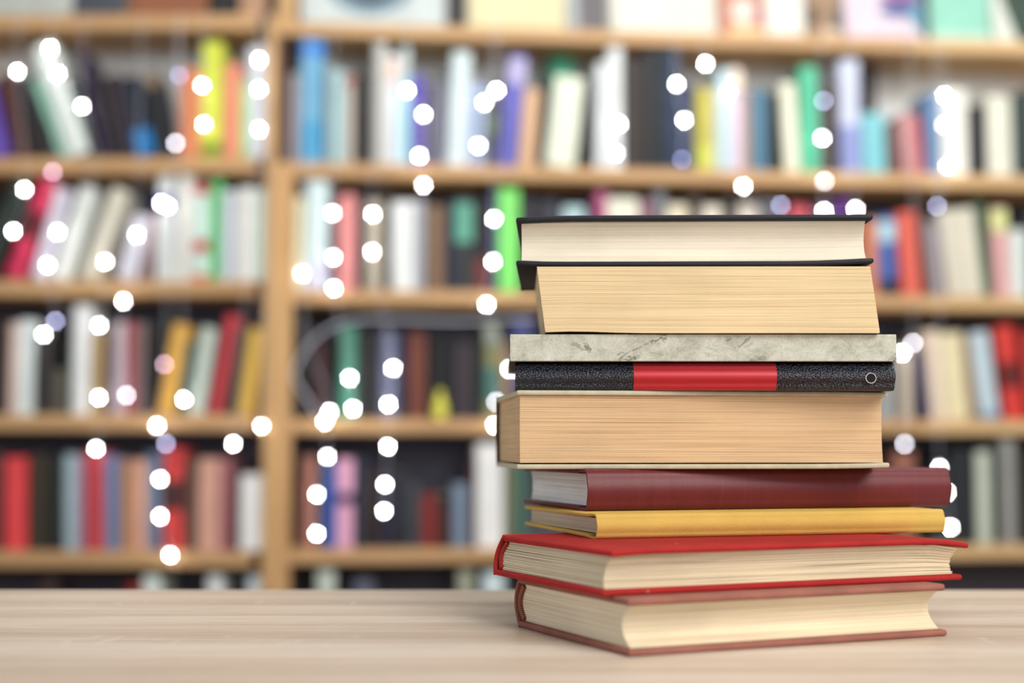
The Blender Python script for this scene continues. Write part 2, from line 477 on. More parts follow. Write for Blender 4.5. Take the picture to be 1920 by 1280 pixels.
# --- book 4 : black pebbled leather with a red title label
Z4, T4 = Z5 + T5, 0.0175
b = place('hardcover_book', 'black pebbled leather hardcover with a red spine label, under the grey marbled book', 0.0019, 0.8760, Z4, 0.0)
L, W = 0.2318, 0.1400
m_lea = mat_leather('black_pebbled_leather', lin((50, 57, 80)), lin((16, 16, 24)), 1050)
m_blk = mat_plain('black_board', lin((30, 30, 36)), 0.5, 0.3, 0.1, 200)
bt = 0.0024
case4 = spine_case(L, W, T4, 0.0016, 0.0042, 0.0026, 0.013)
link('spine', rev_strip(end_round(L, 0.0012), case4, 0.0015), m_lea, b, True)
link('board', board(0, L, 0.016, W, 0, bt, 0.0011), m_blk, b, True)
link('board', board(0, L, 0.016, W, T4-bt, T4, 0.0011), m_blk, b, True)
link('page_block', page_block(0.003, L-0.003, 0.0046, W-0.004, bt+EPS, T4-bt-EPS, 0.002, 20, 0.0001, round_spine=0.0018, spine_front=True, seed=4), mat_pages('pages_leather_book', lin((222, 210, 184)), lin((170, 150, 120)), 900, 0.5), b)
def label_profile(case, lift):
    pts = [p for p in case if p[0] < 0.0066]
    return [(y - lift, z) for y, z in pts]
px2x = lambda u: (u - 965)/(1680-965)*L
lab = link('title_label', rev_strip(lerp_xs(px2x(1188), px2x(1457), 8), label_profile(case4, 0.00035), 0.0003), mat_plain('red_label', lin((196, 44, 54)), 0.42, 0.45, 0.05, 30), b, True)
tag(lab, 'smooth blank red label wrapped round the spine')
# ring emblem near the tail of the spine: black disc with a thin pale ring
def disc(r0, r1, y, cx, cz, n=40):
    bm = bmesh.new()
    for k in range(n):
        a0, a1 = 2*math.pi*k/n, 2*math.pi*(k+1)/n
        q = [(r0, a0), (r1, a0), (r1, a1), (r0, a1)]
        if r0 == 0: q = q[1:] if False else [(0, 0), (r1, a0), (r1, a1)]
        f = [bm.verts.new((cx + r*math.cos(a), y, cz + r*math.sin(a))) for r, a in q]
        bm.faces.new(f)
    bmesh.ops.remove_doubles(bm, verts=bm.verts[:], dist=1e-7)
    ex = bmesh.ops.extrude_face_region(bm, geom=bm.faces[:])
    bmesh.ops.translate(bm, verts=[v for v in ex['geom'] if isinstance(v, bmesh.types.BMVert)], vec=(0, 0.00045, 0))
    return bm
ex_, ez_ = px2x(1633), T4*0.425
em = link('spine_emblem', disc(0, 0.0031, -0.00042, ex_, ez_), mat_plain('emblem_black', lin((14, 14, 16)), 0.5, 0.2), b)
link('emblem_ring', disc(0.0029, 0.0032, -0.00062, ex_, ez_), mat_plain('emblem_ring_white', lin((232, 224, 214)), 0.5, 0.2), em)

# --- book 3 : grey marbled paper spine, square back
Z3, T3 = Z4 + T4, 0.0164
b = place('hardcover_book', 'flat grey marbled paper spine with dark cracks, under the thick bare-paged book', -0.0013, 0.8720, Z3, 0.3)
L, W = 0.2351, 0.1395
m_mar = mat_marbled('grey_marbled_paper')
m_dbr = mat_plain('dark_brown_board', lin((70, 54, 48)), 0.6, 0.2, 0.15, 80)
link('spine', bbox(0, L, 0, 0.0030, 0, T3, 0.0005, 2), m_mar, b)
link('board', board(-0.0004, L+0.0003, 0.0030, W, 0.0001, 0.0024, 0.0006), m_dbr, b, True)
link('board', board(-0.0004, L+0.0003, 0.0030, W, T3-0.0024, T3-0.0001, 0.0006), m_dbr, b, True)
link('page_block', page_block(0.0026, L-0.0026, 0.0032, W-0.0035, 0.0025+EPS, T3-0.0025-EPS, 0.0, 16, 0.0001, seed=3), mat_pages('pages_marbled_book', lin((210, 196, 168)), lin((150, 130, 104)), 900, 0.5), b)

# --- book 2 : thick sheared book, bare page edges
Z2, T2 = Z3 + T3, 0.0417
b = place('paperback_book', 'thick slanting book with bare pale-yellow page edges, under the black hardcover', 0.0203, 0.8705, Z2, -0.4)
L, W = 0.2025, 0.1407
m_thin = mat_plain('charcoal_thin_cover', lin((48, 46, 48)), 0.6, 0.2)
S2 = -0.0051
cov = link('cover', strip(lerp_xs(0.0012, L-0.0012), [(0.004, 0.0), (0.07, 0.0), (W, 0.0), (W, T2*0.33), (W, T2*0.66), (W, T2), (0.07, T2), (0.004, T2)], 0.0005, lambda z: S2*z/T2), m_thin, b)
link('page_block', page_block(0, L, 0.0, W-0.0006, 0.0006, T2-0.0006, 0.0, 48, 0.00006, shear=S2, headjit=0.00006, wave=0.00005, seed=2, open_leaves=0.22, gap_size=0.05, wz0=lambda x: 0.0011*math.exp(-((x-0.018)/0.024)**2)), mat_pages('pages_pale_yellow', lin((240, 216, 172)), lin((218, 184, 138)), 800, 0.35), b)

# --- book 1 : black hardcover on top
Z1, T1 = Z2 + T2, 0.0319
b = place('hardcover_book', 'black hardcover with cream page edges, topmost book of the stack', 0.0024, 0.8765, Z1, -1.4)
L, W = 0.2182, 0.1408
m_bk1 = mat_plain('black_cover', lin((32, 33, 40)), 0.55, 0.3, 0.12, 160, 0.15)
bt = 0.0036
def w1t(x, y): return -0.0012*max(0, (0.045-x)/0.045)**2
def w1b(x, y): return 0.0016*max(0, (x-0.165)/0.05)**2 + 0.0010*max(0, (0.03-x)/0.03)**2
link('board', board(0, L, 0, W-0.003, T1-bt, T1, 0.0013, w1t), m_bk1, b, True)
link('board', board(0, L, 0, W-0.003, 0, bt-0.0004, 0.0013, w1b), m_bk1, b, True)
link('spine', strip(lerp_xs(0, L), arc_profile(W-0.0045, 0.0035, 0.0, T1, +1), 0.0024), m_bk1, b, True)
link('page_block', page_block(0.0034, L-0.0042, 0.0028, W-0.008, bt-0.0002+EPS, T1-bt-EPS, 0.0062, 40, 0.00006, round_spine=0.003, wz0=lambda x: w1b(x, 0), wz1=lambda x: w1t(x, 0), headjit=0.00005, seed=1), mat_pages('pages_cream', lin((244, 236, 218)), lin((226, 210, 190)), 1100, 0.25), b)

# ------------------------------------------------------------------ bookcases
CF = Vector((0, math.cos(PITCH), math.sin(PITCH))); CU = Vector((0, -math.sin(PITCH), math.cos(PITCH)))
CAM = Vector((0, 0, CAM_Z))
class Unit:
    def __init__(s, ox, oy, deg):
        s.o = Vector((ox, oy, 0)); a = math.radians(deg); s.a = a
        s.e = Vector((math.cos(a), math.sin(a), 0)); s.n = Vector((-math.sin(a), math.cos(a), 0))
    def at(s, u, v, t=0.0):
        """photo point -> (position along the bookcase front, height) on the plane t behind that front"""
        d = CF + Vector((1, 0, 0))*((u-960)/FPX) + CU*((640-v)/FPX)
        lam = ((s.o - CAM).dot(s.n) + t)/d.dot(s.n)
        p = CAM + d*lam
        return (p - s.o).dot(s.e), p.z
    def world(s, a, t, z): return s.o + s.e*a + s.n*t + Vector((0, 0, z))
UA = Unit(0.0, 3.30, 0.0)
UB = Unit(-(447/FPX)*3.345, 3.345, 5.4)
DEPTH = 0.215

def bookcase(u, label, s0, s1, zs, th, side_l, side_r, mat, matv, ztop, upper_dark=False, stile=0.0):
    root = tag(empty('bookcase', u.world(s0, 0, 0), u.a), label, 'bookcase')
    W_ = s1 - s0
    il, ir = side_l, W_ - side_r
    be = W_ - (0.045 if stile else 0.0)
    for z in zs + [zs[-1] - 0.30, 0.07]:
        link('shelf', bbox(il, min(ir, be) if stile else ir, 0, DEPTH-0.012, z - th, z, 0.002, 1), mat, root)
    def panel(x0, x1):
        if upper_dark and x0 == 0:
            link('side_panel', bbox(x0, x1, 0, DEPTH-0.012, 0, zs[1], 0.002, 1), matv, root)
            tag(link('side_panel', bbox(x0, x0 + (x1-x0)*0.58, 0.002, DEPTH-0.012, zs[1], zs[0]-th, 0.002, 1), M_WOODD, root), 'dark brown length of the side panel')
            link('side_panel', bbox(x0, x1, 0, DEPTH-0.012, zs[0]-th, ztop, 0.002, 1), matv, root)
        else:
            link('side_panel', bbox(x0, x1, 0, DEPTH-0.012, 0, ztop, 0.002, 1), matv, root)
    if side_l: panel(0, side_l)
    if side_r and stile: link('stile', bbox(W_-side_r, W_, 0, stile, 0, ztop, 0.002, 1), matv, root)
    elif side_r: panel(W_-side_r, W_)
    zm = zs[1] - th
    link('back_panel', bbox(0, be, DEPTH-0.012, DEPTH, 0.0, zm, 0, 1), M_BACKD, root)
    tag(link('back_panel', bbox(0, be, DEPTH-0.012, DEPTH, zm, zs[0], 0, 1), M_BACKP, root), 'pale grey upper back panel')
    return root

zA = [UA.at(250, v)[1] for v in (27, 295, 525, 777, 1033)]
sA1 = UA.at(512.5, 600)[0]
sA0 = UA.at(-330, 600)[0]
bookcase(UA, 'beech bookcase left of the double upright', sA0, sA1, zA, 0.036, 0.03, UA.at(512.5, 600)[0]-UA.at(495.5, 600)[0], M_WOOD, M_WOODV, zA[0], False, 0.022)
zB = [UB.at(560, v)[1] for v in (40, 304, 542, 785, 1030)]
sB0, sB1, sC1 = UB.at(513.5, 600)[0], UB.at(1727, 600)[0], UB.at(2220, 600)[0]
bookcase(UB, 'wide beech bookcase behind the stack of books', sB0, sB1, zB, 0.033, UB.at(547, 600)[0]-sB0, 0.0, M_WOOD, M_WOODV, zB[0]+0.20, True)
bookcase(UB, 'paler beech bookcase joined to the end of the wide bookcase, beyond the stack', sB1+0.001, sC1, zB, 0.034, 0.0, 0.03, M_WOODC, M_WOODV, zB[0]+0.02)

# ------------------------------------------------------------------ shelf books
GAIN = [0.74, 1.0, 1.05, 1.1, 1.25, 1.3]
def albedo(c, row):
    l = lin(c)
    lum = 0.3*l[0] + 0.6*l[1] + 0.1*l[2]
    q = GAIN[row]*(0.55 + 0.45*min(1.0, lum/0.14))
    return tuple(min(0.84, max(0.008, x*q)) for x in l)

def shelf_book_mesh(w, H, D, lift, kind):
    """case: left and right boards and a spine, open at top, bottom and fore-edge; pages inside, set back from the case edges"""
    t = min(0.0022, w*0.18)
    bulge = {'r': min(0.22*w, 0.006), 'f': 0.0006}[kind]
    outer = [(0, D)]
    n = 8
    for k in range(n + 1):
        q = k/n
        outer.append((w*q, 0.0 + bulge*(1 - math.sin(math.pi*q)**0.7)))
    outer.append((w, D))
    inner = [(w - t, D)] + [(w - t - (w-2*t)*k/n, t + bulge*0.6) for k in range(n + 1)] + [(t, D)]
    bm = bmesh.new()
    prof = outer + inner
    r = min(0.0012, t*0.5)
    loft(bm, [[Vector((x, y, z)) for x, y in prof] for z in (0, H*0.25, H*0.5, H*0.75, H)])
    pm = bmesh.new()
    box(pm, t*1.02, w - t*1.02, t + bulge*0.6 + 0.0006, D - 0.004, 0.003, H - (0.004 if kind == 'r' else 0.0008))
    return bm, pm

SH_NAME = ['top shelf', 'second shelf', 'third shelf', 'fourth shelf', 'fifth shelf', 'lowest shelf']
used = {}
def uniq(lbl):
    used[lbl] = used.get(lbl, 0) + 1
    return lbl

def book_row(u, row, zb, entries, where, base_v, own_label=None):
    prev = None; out = []
    for i, en in enumerate(entries):
        x0, x1, yt, c, name = en[:5]
        lean = en[5] if len(en) > 5 else 0
        bands = en[6] if len(en) > 6 else []
        setb = en[7] if len(en) > 7 else 0.010 + 0.008*random.random()
        s0 = u.at(x0, base_v, 0.014)[0]; s1 = u.at(x1, base_v, 0.014)[0]
        lim = (0.0012 + UB.at(547 if row > 1 else 534, 600)[0]) if u is UB else -9
        s0 = max(s0, lim); s1 = max(s1, s0 + 0.008)
        zt = u.at((x0+x1)/2, yt, 0.014)[1]
        st = u.at(x0 + lean, yt, 0.014)[0]
        zz_ = zA if u is UA else zB
        H_ = min(max(0.03, zt - zb), zz_[row-1] - (0.036 if u is UA else 0.034) - zb - 0.004)
        a = math.atan2((st - u.at(x0, yt, 0.014)[0]), H_) if lean else 0.0
        ta = math.tan(a)
        if prev:
            p1, pt, ph = prev
            zz = min(ph, H_)
            need = max(p1, p1 + (pt - ta)*zz) + 0.0007
            if s0 < need: s0 = need
            if s1 < s0 + 0.008: s1 = s0 + 0.008
        wd = (s1 - s0)*math.cos(a) - 0.0003
        Hh = H_*math.cos(a) if lean else H_
        Hh = (H_ - wd*abs(math.sin(a)))/math.cos(a)
        prev = (s1, ta, H_)
        out.append((s0, s1, a, wd, Hh, c, name, bands, setb))
    for i, (s0, s1, a, wd, Hh, c, name, bands, setb) in enumerate(out):
        left = a < 0
        piv = s0 if left or a == 0 else s1
        root = bpy.data.objects.new('book', None); root.empty_display_size = 0.02
        col.objects.link(root)
        root.location = u.world(piv, setb, zb + 0.0003)
        root.rotation_euler = (Matrix.Rotation(u.a, 3, 'Z') @ Matrix.Rotation(a, 3, 'Y')).to_euler()
        D = 0.080 if name in ('pale green', 'turquoise', 'emerald', 'black-brown') else 0.125 + 0.05*((i*37 % 11)/11)
        kind = 'r' if (i*13 + row*5) % 3 else 'f'
        bm, pm = shelf_book_mesh(wd, Hh, D, 0, kind)
        off = 0.0 if left or a == 0 else -wd
        for o in (bm, pm):
            bmesh.ops.translate(o, verts=o.verts[:], vec=(off, 0, 0))
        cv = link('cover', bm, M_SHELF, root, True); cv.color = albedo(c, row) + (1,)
        link('page_block', pm, M_SPAPER, root)
        for (f0, f1, bc) in bands:
            bb = bbox(off + 0.0004, off + wd - 0.0004, -0.0010, 0.0016 + min(0.22*wd, 0.006)*0.5, Hh*f0, Hh*f1, 0.0004, 1)
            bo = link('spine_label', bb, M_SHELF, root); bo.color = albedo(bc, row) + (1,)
        if own_label:
            tag(root, own_label, 'book', 'books on the %s of the %s' % (SH_NAME[row], where)); continue
        ln = out[i-1][6] if i else None
        rn = out[i+1][6] if i + 1 < len(out) else None
        adj = 'leaning ' if abs(a) > 0.06 else ''
        if ln and rn: pos = 'between %s and %s' % (ln, rn)
        elif rn: pos = 'at row end beside %s' % rn
        else: pos = 'at row end beside %s' % ln
        lbl = '%s%s book on %s of %s, %s' % (adj, name, SH_NAME[row], where, pos)
        tag(root, lbl, 'book', 'books on the %s of the %s' % (SH_NAME[row], where))
        used.setdefault(lbl, []).append(root)

# entry: x0, x1 at the shelf, top row, colour, name, sideways shift of the top, bands (low, high, colour)
L1 = [(-42,-14,150,(52,48,56),'black',-40),
 (-12,21,150,(112,86,186),'violet',-40),(26,58,135,(98,58,48),'dark brown',-42),(60,97,140,(46,43,46),'black',-45),
 (99,126,148,(150,208,184),'mint green',-60),(127,172,76,(226,236,232),'white',-78),(174,190,150,(64,74,70),'grey-green',-52),
 (191,208,90,(66,50,80),'plum',-56),(209,230,138,(50,44,50),'charcoal',-40),(232,256,138,(66,52,66),'dusky purple',-36),
 (258,294,140,(46,54,70),'navy',-36,[(0.02,0.34,(40,125,190))]),(296,318,135,(48,48,56),'slate',-26,[(0.82,0.98,(140,118,92))]),
 (334,374,128,(206,128,86),'orange-brown'),(376,414,78,(208,218,80),'lime yellow',0,[(0.03,0.14,(120,140,50))]),(417,448,120,(228,142,116),'salmon'),
 (449,462,150,(150,205,110),'leaf green'),(463,495,86,(202,206,214),'silver grey')]
R1 = [(537,560,137,(160,150,155),'mauve grey'),(562,606,71,(108,170,206),'bright blue',0,[(0.86,0.97,(60,128,215)),(0.05,0.34,(70,158,205))]),
 (611,618,112,(172,176,176),'grey'),(619,644,130,(166,206,212),'pale cyan'),(646,661,140,(204,192,182),'beige',0,[(0.88,0.98,(180,80,70))]),
 (663,694,138,(58,54,50),'black'),(702,725,80,(202,202,197),'pale grey'),(726,747,105,(218,224,234),'ice blue',0,[(0.75,0.97,(236,208,198))]),
 (748,768,90,(164,214,222),'aqua',0,[(0.78,0.98,(196,204,204))]),(769,796,140,(96,80,172),'violet'),(797,822,154,(92,92,106),'dark grey'),
 (823,836,150,(132,132,152),'grey-blue'),(838,873,95,(212,228,232),'white',10),(876,908,155,(148,164,196),'lavender grey',4),
 (911,931,160,(72,72,88),'slate',6,[(0.4,0.62,(96,112,66))]),(933,968,101,(102,102,184),'periwinkle',22,[(0.74,0.97,(178,172,214))]),
 (971,1001,166,(212,172,136),'tan',13),(1005,1018,122,(44,40,38),'black',15),(1021,1078,141,(226,232,214),'pale green',20),
 (1081,1106,148,(50,46,42),'charcoal',8),(1116,1138,118,(222,228,232),'silver white',3),(1140,1168,66,(232,236,236),'bright white',0),
 (1172,1210,108,(54,42,40),'dark brown'),(1212,1244,84,(46,52,56),'slate black'),(1246,1278,82,(46,62,90),'navy blue'),
 (1279,1303,157,(52,62,104),'indigo'),(1307,1336,164,(188,178,76),'olive yellow',0,[(0.02,0.3,(204,208,84))]),(1337,1348,165,(206,206,182),'beige'),
 (1349,1369,130,(186,216,226),'pale blue'),(1370,1394,128,(222,206,226),'lilac',0,[(0.8,0.98,(236,222,200))]),(1395,1408,165,(182,152,132),'tan brown'),
 (1410,1440,167,(80,122,148),'steel blue'),(1442,1466,174,(46,46,48),'black',-6),(1474,1503,154,(242,236,216),'cream',-8),
 (1505,1535,125,(86,192,152),'sea green',-2),(1537,1576,157,(76,68,64),'dark taupe'),(1578,1616,112,(206,212,236),'pale lavender',0,[(0.03,0.42,(140,150,206))]),
 (1618,1660,213,(126,196,206),'turquoise'),(1668,1690,240,(120,90,90),'dusky brown'),(1692,1722,213,(206,150,150),'rose',-8),(1724,1736,215,(180,66,76),'crimson',-10)]
C1 = [(1740,1766,175,(102,136,178),'dusty blue'),(1768,1815,167,(236,236,226),'ivory'),(1817,1851,197,(50,46,56),'black'),
 (1855,1901,180,(226,226,210),'cream'),(1904,1936,174,(60,76,76),'dark green'),(1938,1975,160,(120,100,80),'brown')]
L2 = [(-46,-20,330,(60,72,66),'dark green',66),(2,37,322,(206,56,92),'crimson',70,[(0.40,0.66,(104,40,50))]),(56,86,350,(214,210,226),'lavender white',44),
 (92,126,345,(226,232,228),'white',52),(145,177,348,(216,212,196),'beige',60),(218,252,400,(214,214,228),'pale lilac',30),
 (258,276,398,(190,160,166),'mauve',14),(286,323,313,(214,220,220),'silver white',0,[(0.66,0.82,(70,86,168))]),(329,355,310,(226,226,220),'chalk white',4),
 (358,390,345,(204,236,222),'mint white',0,[(0.90,0.99,(200,70,70)),(0.30,0.42,(196,86,72)),(0.0,0.07,(210,110,90))]),(392,413,337,(86,190,112),'green'),
 (415,440,357,(200,206,216),'pale grey'),(443,473,352,(230,230,226),'white'),(475,495,355,(206,226,216),'pale mint')]
R2 = [(551,568,370,(240,224,188),'cream'),(572,614,336,(206,226,230),'icy blue',0,[(0.03,0.26,(196,198,222))]),(617,632,381,(76,36,42),'oxblood'),
 (633,666,365,(216,140,140),'pink'),(668,685,356,(46,46,50),'black'),(687,714,376,(180,170,152),'stone'),(716,731,355,(72,64,52),'dark olive'),
 (734,776,378,(226,230,230),'white'),(777,796,375,(164,166,176),'ash grey'),(800,834,384,(126,100,80),'tan brown'),(838,850,380,(54,64,90),'navy'),
 (852,887,370,(52,56,62),'black',0,[(0.52,0.94,(92,158,138))]),(889,918,375,(52,48,50),'charcoal',0,[(0.0,0.36,(112,50,46))]),(920,934,360,(50,66,122),'blue'),
 (936,973,354,(126,222,110),'bright green'),(976,1010,372,(60,58,66),'slate'),(1014,1048,376,(70,70,84),'grey-violet'),(1056,1098,387,(176,204,210),'pale cyan'),
 (1118,1138,358,(182,94,136),'magenta'),(1140,1200,371,(226,226,208),'pale cream'),(1203,1224,375,(140,90,112),'mauve'),(1226,1250,358,(116,120,126),'grey'),
 (1252,1292,384,(226,216,190),'ivory'),(1294,1316,366,(70,58,50),'dark brown'),(1318,1356,386,(226,216,200),'parchment'),(1360,1382,368,(62,60,62),'black'),
 (1386,1424,384,(208,198,186),'sand'),(1430,1470,378,(96,94,104),'dark grey'),(1482,1520,385,(192,80,92),'rose red'),(1530,1562,380,(80,76,92),'slate violet'),
 (1570,1602,372,(92,42,124),'purple'),(1624,1648,411,(206,132,100),'salmon'),(1650,1684,405,(72,98,164),'blue',-2,[(0.68,0.94,(166,200,216)),(0.0,0.2,(44,46,70))]),
 (1695,1732,395,(218,94,76),'red-orange',-10)]
C2 = [(1735,1746,370,(86,66,62),'dark brown',-12),(1750,1775,415,(160,150,156),'mauve grey',-13),(1781,1812,392,(212,205,188),'beige',-16),(1814,1845,390,(218,212,194),'cream',-16),
 (1848,1864,378,(76,106,82),'forest green',-14),(1868,1898,390,(216,166,166),'pink',-6,[(0.74,0.98,(220,226,156))]),(1900,1930,430,(216,226,222),'pale grey'),(1933,1965,400,(70,80,84),'slate')]
L3 = [(-40,-12,610,(70,60,62),'dusky brown'),(-10,10,600,(62,46,46),'dark brown'),(13,30,605,(212,186,176),'pinkish beige'),(32,61,600,(216,226,226),'white'),
 (64,94,620,(60,56,56),'charcoal'),(96,122,692,(96,90,80),'taupe'),(124,130,640,(60,78,70),'bottle green'),(132,166,573,(222,224,224),'bright white'),
 (169,195,625,(166,136,76),'old gold'),(197,209,630,(72,66,96),'dark violet'),(211,232,605,(196,180,186),'pinkish grey'),(234,256,605,(152,70,76),'brick red'),
 (257,270,605,(122,112,112),'grey-brown'),(271,288,600,(46,42,42),'black',14),(293,322,605,(226,174,76),'amber yellow',29),(327,346,640,(78,98,84),'dark green',20),
 (350,378,612,(192,206,196),'pale sage',24),(390,414,588,(190,64,74),'crimson red',31),(418,438,612,(76,68,60),'dark olive',22),(443,471,614,(216,176,84),'mustard yellow',21)]
R3 = [(552,580,600,(52,46,48),'black'),(588,614,640,(78,52,54),'dark maroon'),(636,667,613,(82,142,122),'teal green'),(670,706,625,(48,48,50),'black'),
 (713,743,622,(112,116,144),'slate blue'),(745,762,630,(46,50,76),'navy'),(766,797,624,(120,66,54),'rust brown'),(801,826,635,(46,46,48),'black'),
 (828,851,640,(50,48,52),'charcoal'),(854,884,640,(68,60,68),'dark mauve'),(886,907,632,(50,52,52),'slate black'),(909,935,610,(132,132,94),'olive',0,[(0.2,0.56,(70,112,108)),(0.80,0.97,(150,160,150))]),
 (937,957,640,(134,106,74),'ochre brown'),(960,1000,600,(74,80,132),'dull blue'),(1622,1652,640,(96,100,130),'grey-blue'),(1654,1673,680,(178,180,180),'silver grey'),(1675,1688,660,(70,70,60),'dark olive'),(1690,1713,650,(196,182,166),'sand')]
C3 = [(1735,1745,655,(72,70,118),'indigo',-14),(1750,1777,618,(226,206,186),'pinkish cream',-12),(1779,1822,622,(222,210,172),'yellowish cream',-12),(1825,1836,632,(150,120,96),'tan',-12),
 (1841,1876,620,(186,206,216),'pale blue',-18,[(0.0,0.08,(120,150,180))]),(1890,1924,610,(212,64,58),'red',-18,[(0.34,0.62,(112,46,46))]),(1930,1964,620,(180,60,56),'brick red',-10)]
L4 = [(-40,-4,850,(90,60,60),'dusky red'),(8,48,857,(216,70,74),'bright red',-3),(52,79,852,(72,64,50),'dark olive',-1),(82,116,855,(48,50,48),'black',-2),
 (122,144,852,(152,172,182),'pale blue',-4),(146,156,855,(160,120,146),'mauve',-4),(158,195,845,(178,64,70),'red',-5),(197,221,855,(106,122,158),'slate blue',-5),
 (223,247,862,(168,124,96),'tan brown',-3),(249,274,862,(198,152,132),'pinkish tan',-3),(276,299,848,(86,106,132),'steel blue',-3),
 (303,343,840,(176,54,54),'scarlet',-2,[(0.40,0.68,(72,44,44))]),(345,369,860,(96,74,62),'brown'),(371,410,860,(192,146,130),'dusky pink'),
 (411,431,860,(152,96,102),'mauve pink'),(433,448,866,(76,40,48),'dark maroon'),(450,491,890,(226,232,234),'short white')]
R4 = [(565,592,856,(142,96,86),'brown-pink'),(594,605,862,(52,50,56),'black'),(607,629,868,(54,86,158),'royal blue'),(631,661,860,(204,152,178),'pink',0,[(0.50,0.62,(64,40,82))]),
 (664,682,856,(48,56,76),'navy'),(684,706,880,(60,46,42),'dark brown'),(708,734,878,(50,46,66),'black violet'),(736,761,884,(46,46,58),'charcoal'),
 (766,787,905,(72,76,82),'dark grey'),(790,818,925,(130,50,48),'dark red'),(820,845,928,(54,46,46),'dark brown',0,[(0.1,0.7,(78,44,42))]),(848,876,906,(112,128,148),'grey-blue'),
 (878,892,862,(76,50,56),'maroon'),(894,943,832,(228,234,236),'white'),(945,962,850,(112,112,86),'olive'),(964,990,850,(72,102,92),'dark green'),(1600,1640,850,(60,56,58),'black'),(1680,1722,848,(134,88,72),'brown')]
C4 = [(1750,1782,870,(54,56,62),'slate'),(1786,1832,842,(42,46,50),'black'),(1836,1864,846,(178,186,172),'pale sage'),(1867,1882,838,(60,62,60),'dark grey'),
 (1884,1906,822,(144,144,140),'mid grey'),(1909,1950,842,(52,48,46),'charcoal')]
L5 = [(60,100,1092,(70,52,54),'dark brown'),(230,262,1096,(140,40,44),'dark red'),(266,296,1080,(196,206,200),'pale grey'),(384,412,1080,(206,216,222),'white'),(460,490,1082,(190,202,206),'pale blue-grey')]
R5 = [(592,626,1070,(180,190,180),'pale sage'),(660,700,1088,(86,92,112),'slate blue'),(860,886,1070,(150,152,136),'stone grey'),(905,945,1074,(190,206,214),'pale blue')]
WA, WB, WC = 'left bookcase', 'wide bookcase', 'end bookcase'
for row, (ra, rb, rc) in enumerate(((L1, R1, C1), (L2, R2, C2), (L3, R3, C3), (L4, R4, C4), (L5, R5, None)), 1):
    va = (294, 525, 776, 1033, 1280)[row-1]
    vb = (314, 548, 790, 1032, 1275)[row-1]
    vc = (328, 560, 802, 1032, 1270)[row-1]
    z_a = zA[row] if row < 5 else zA[4] - 0.30
    z_b = zB[row] if row < 5 else zB[4] - 0.30
    book_row(UA, row, z_a, ra, WA, va)
    book_row(UB, row, z_b, rb, WB, vb)
    if rc: book_row(UB, row, z_b, rc, WC, vc)
book_row(UB, 1, zB[1], [(1040, 1086, 82, (76, 184, 144), 'emerald', 0, [], 0.112)], WB, 314, 'emerald green book pushed in behind the pale green book on second shelf')
book_row(UB, 1, zB[1], [(1646, 1672, 101, (56, 48, 48), 'black-brown', 0, [], 0.112)], WB, 314, 'tall black-brown book standing behind the short turquoise book on second shelf')
for lbl, obs in used.items():
    if len(obs) > 1: print('SAME LABEL', lbl, len(obs))

# a second, pushed-in book and the small bottle in front of dark books
def small_bottle():
    s, z = UB.at(825, 800, 0.0)
    t = tag(empty('bottle', UB.world(s, 0.007, zB[3] + 0.0002)), 'small yellow bottle in front of black books on the fourth shelf', 'bottle')
    def lathe(prof, n=20):
        bm = bmesh.new()
        loft(bm, [[Vector((r*math.cos(2*math.pi*k/n), r*math.sin(2*math.pi*k/n) , z_)) for k in range(n)] for r, z_ in prof])
        return bm
    my = mat_plain('yellow_plastic', lin((226, 220, 86)), 0.4, 0.4)
    link('bottle_body', lathe([(0.012, 0), (0.0155, 0.002), (0.016, 0.02), (0.0155, 0.034), (0.011, 0.044), (0.007, 0.048)]), my, t, True)
    link('cap', lathe([(0.0075, 0.048), (0.0075, 0.055), (0.006, 0.066), (0.004, 0.068)]), my, t, True)
small_bottle()

# ------------------------------------------------------------------ things on the top shelves
def top_item(name, u, x0, x1, base_v, ztop_h, dep, c, label, cat, setb=0.012, face=None, tilt=0.0, rough=0.5, zb=None, parts=()):
    s0 = u.at(x0, base_v)[0]; s1 = u.at(x1, base_v)[0]
    zb = ((zA if u is UA else zB)[0] if zb is None else zb) + dep*math.sin(tilt)
    wdt = s1 - s0
    t = tag(empty(name, u.world(s0, setb, zb + 0.0003), u.a), label, cat)
    t.rotation_euler = (Matrix.Rotation(u.a, 3, 'Z') @ Matrix.Rotation(-tilt, 3, 'X')).to_euler()
    return t, wdt

def colored(name, bm, c, parent, row=0):
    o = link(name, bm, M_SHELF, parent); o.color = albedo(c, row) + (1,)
    return o

def carton(u, x0, x1, v, h, dep, c, label, setb=0.012, lid=True):
    t, wd = top_item('storage_box', u, x0, x1, v, h, dep, c, label, 'box', setb)
    colored('box_body', bbox(0.0006, wd-0.0006, 0.0006, dep-0.0006, 0, h*0.8, 0.002, 1), c, t)
    colored('lid', bbox(0, wd, 0, dep, h*0.8, h, 0.002, 1), tuple(int(k*0.93) for k in c), t)
    return t

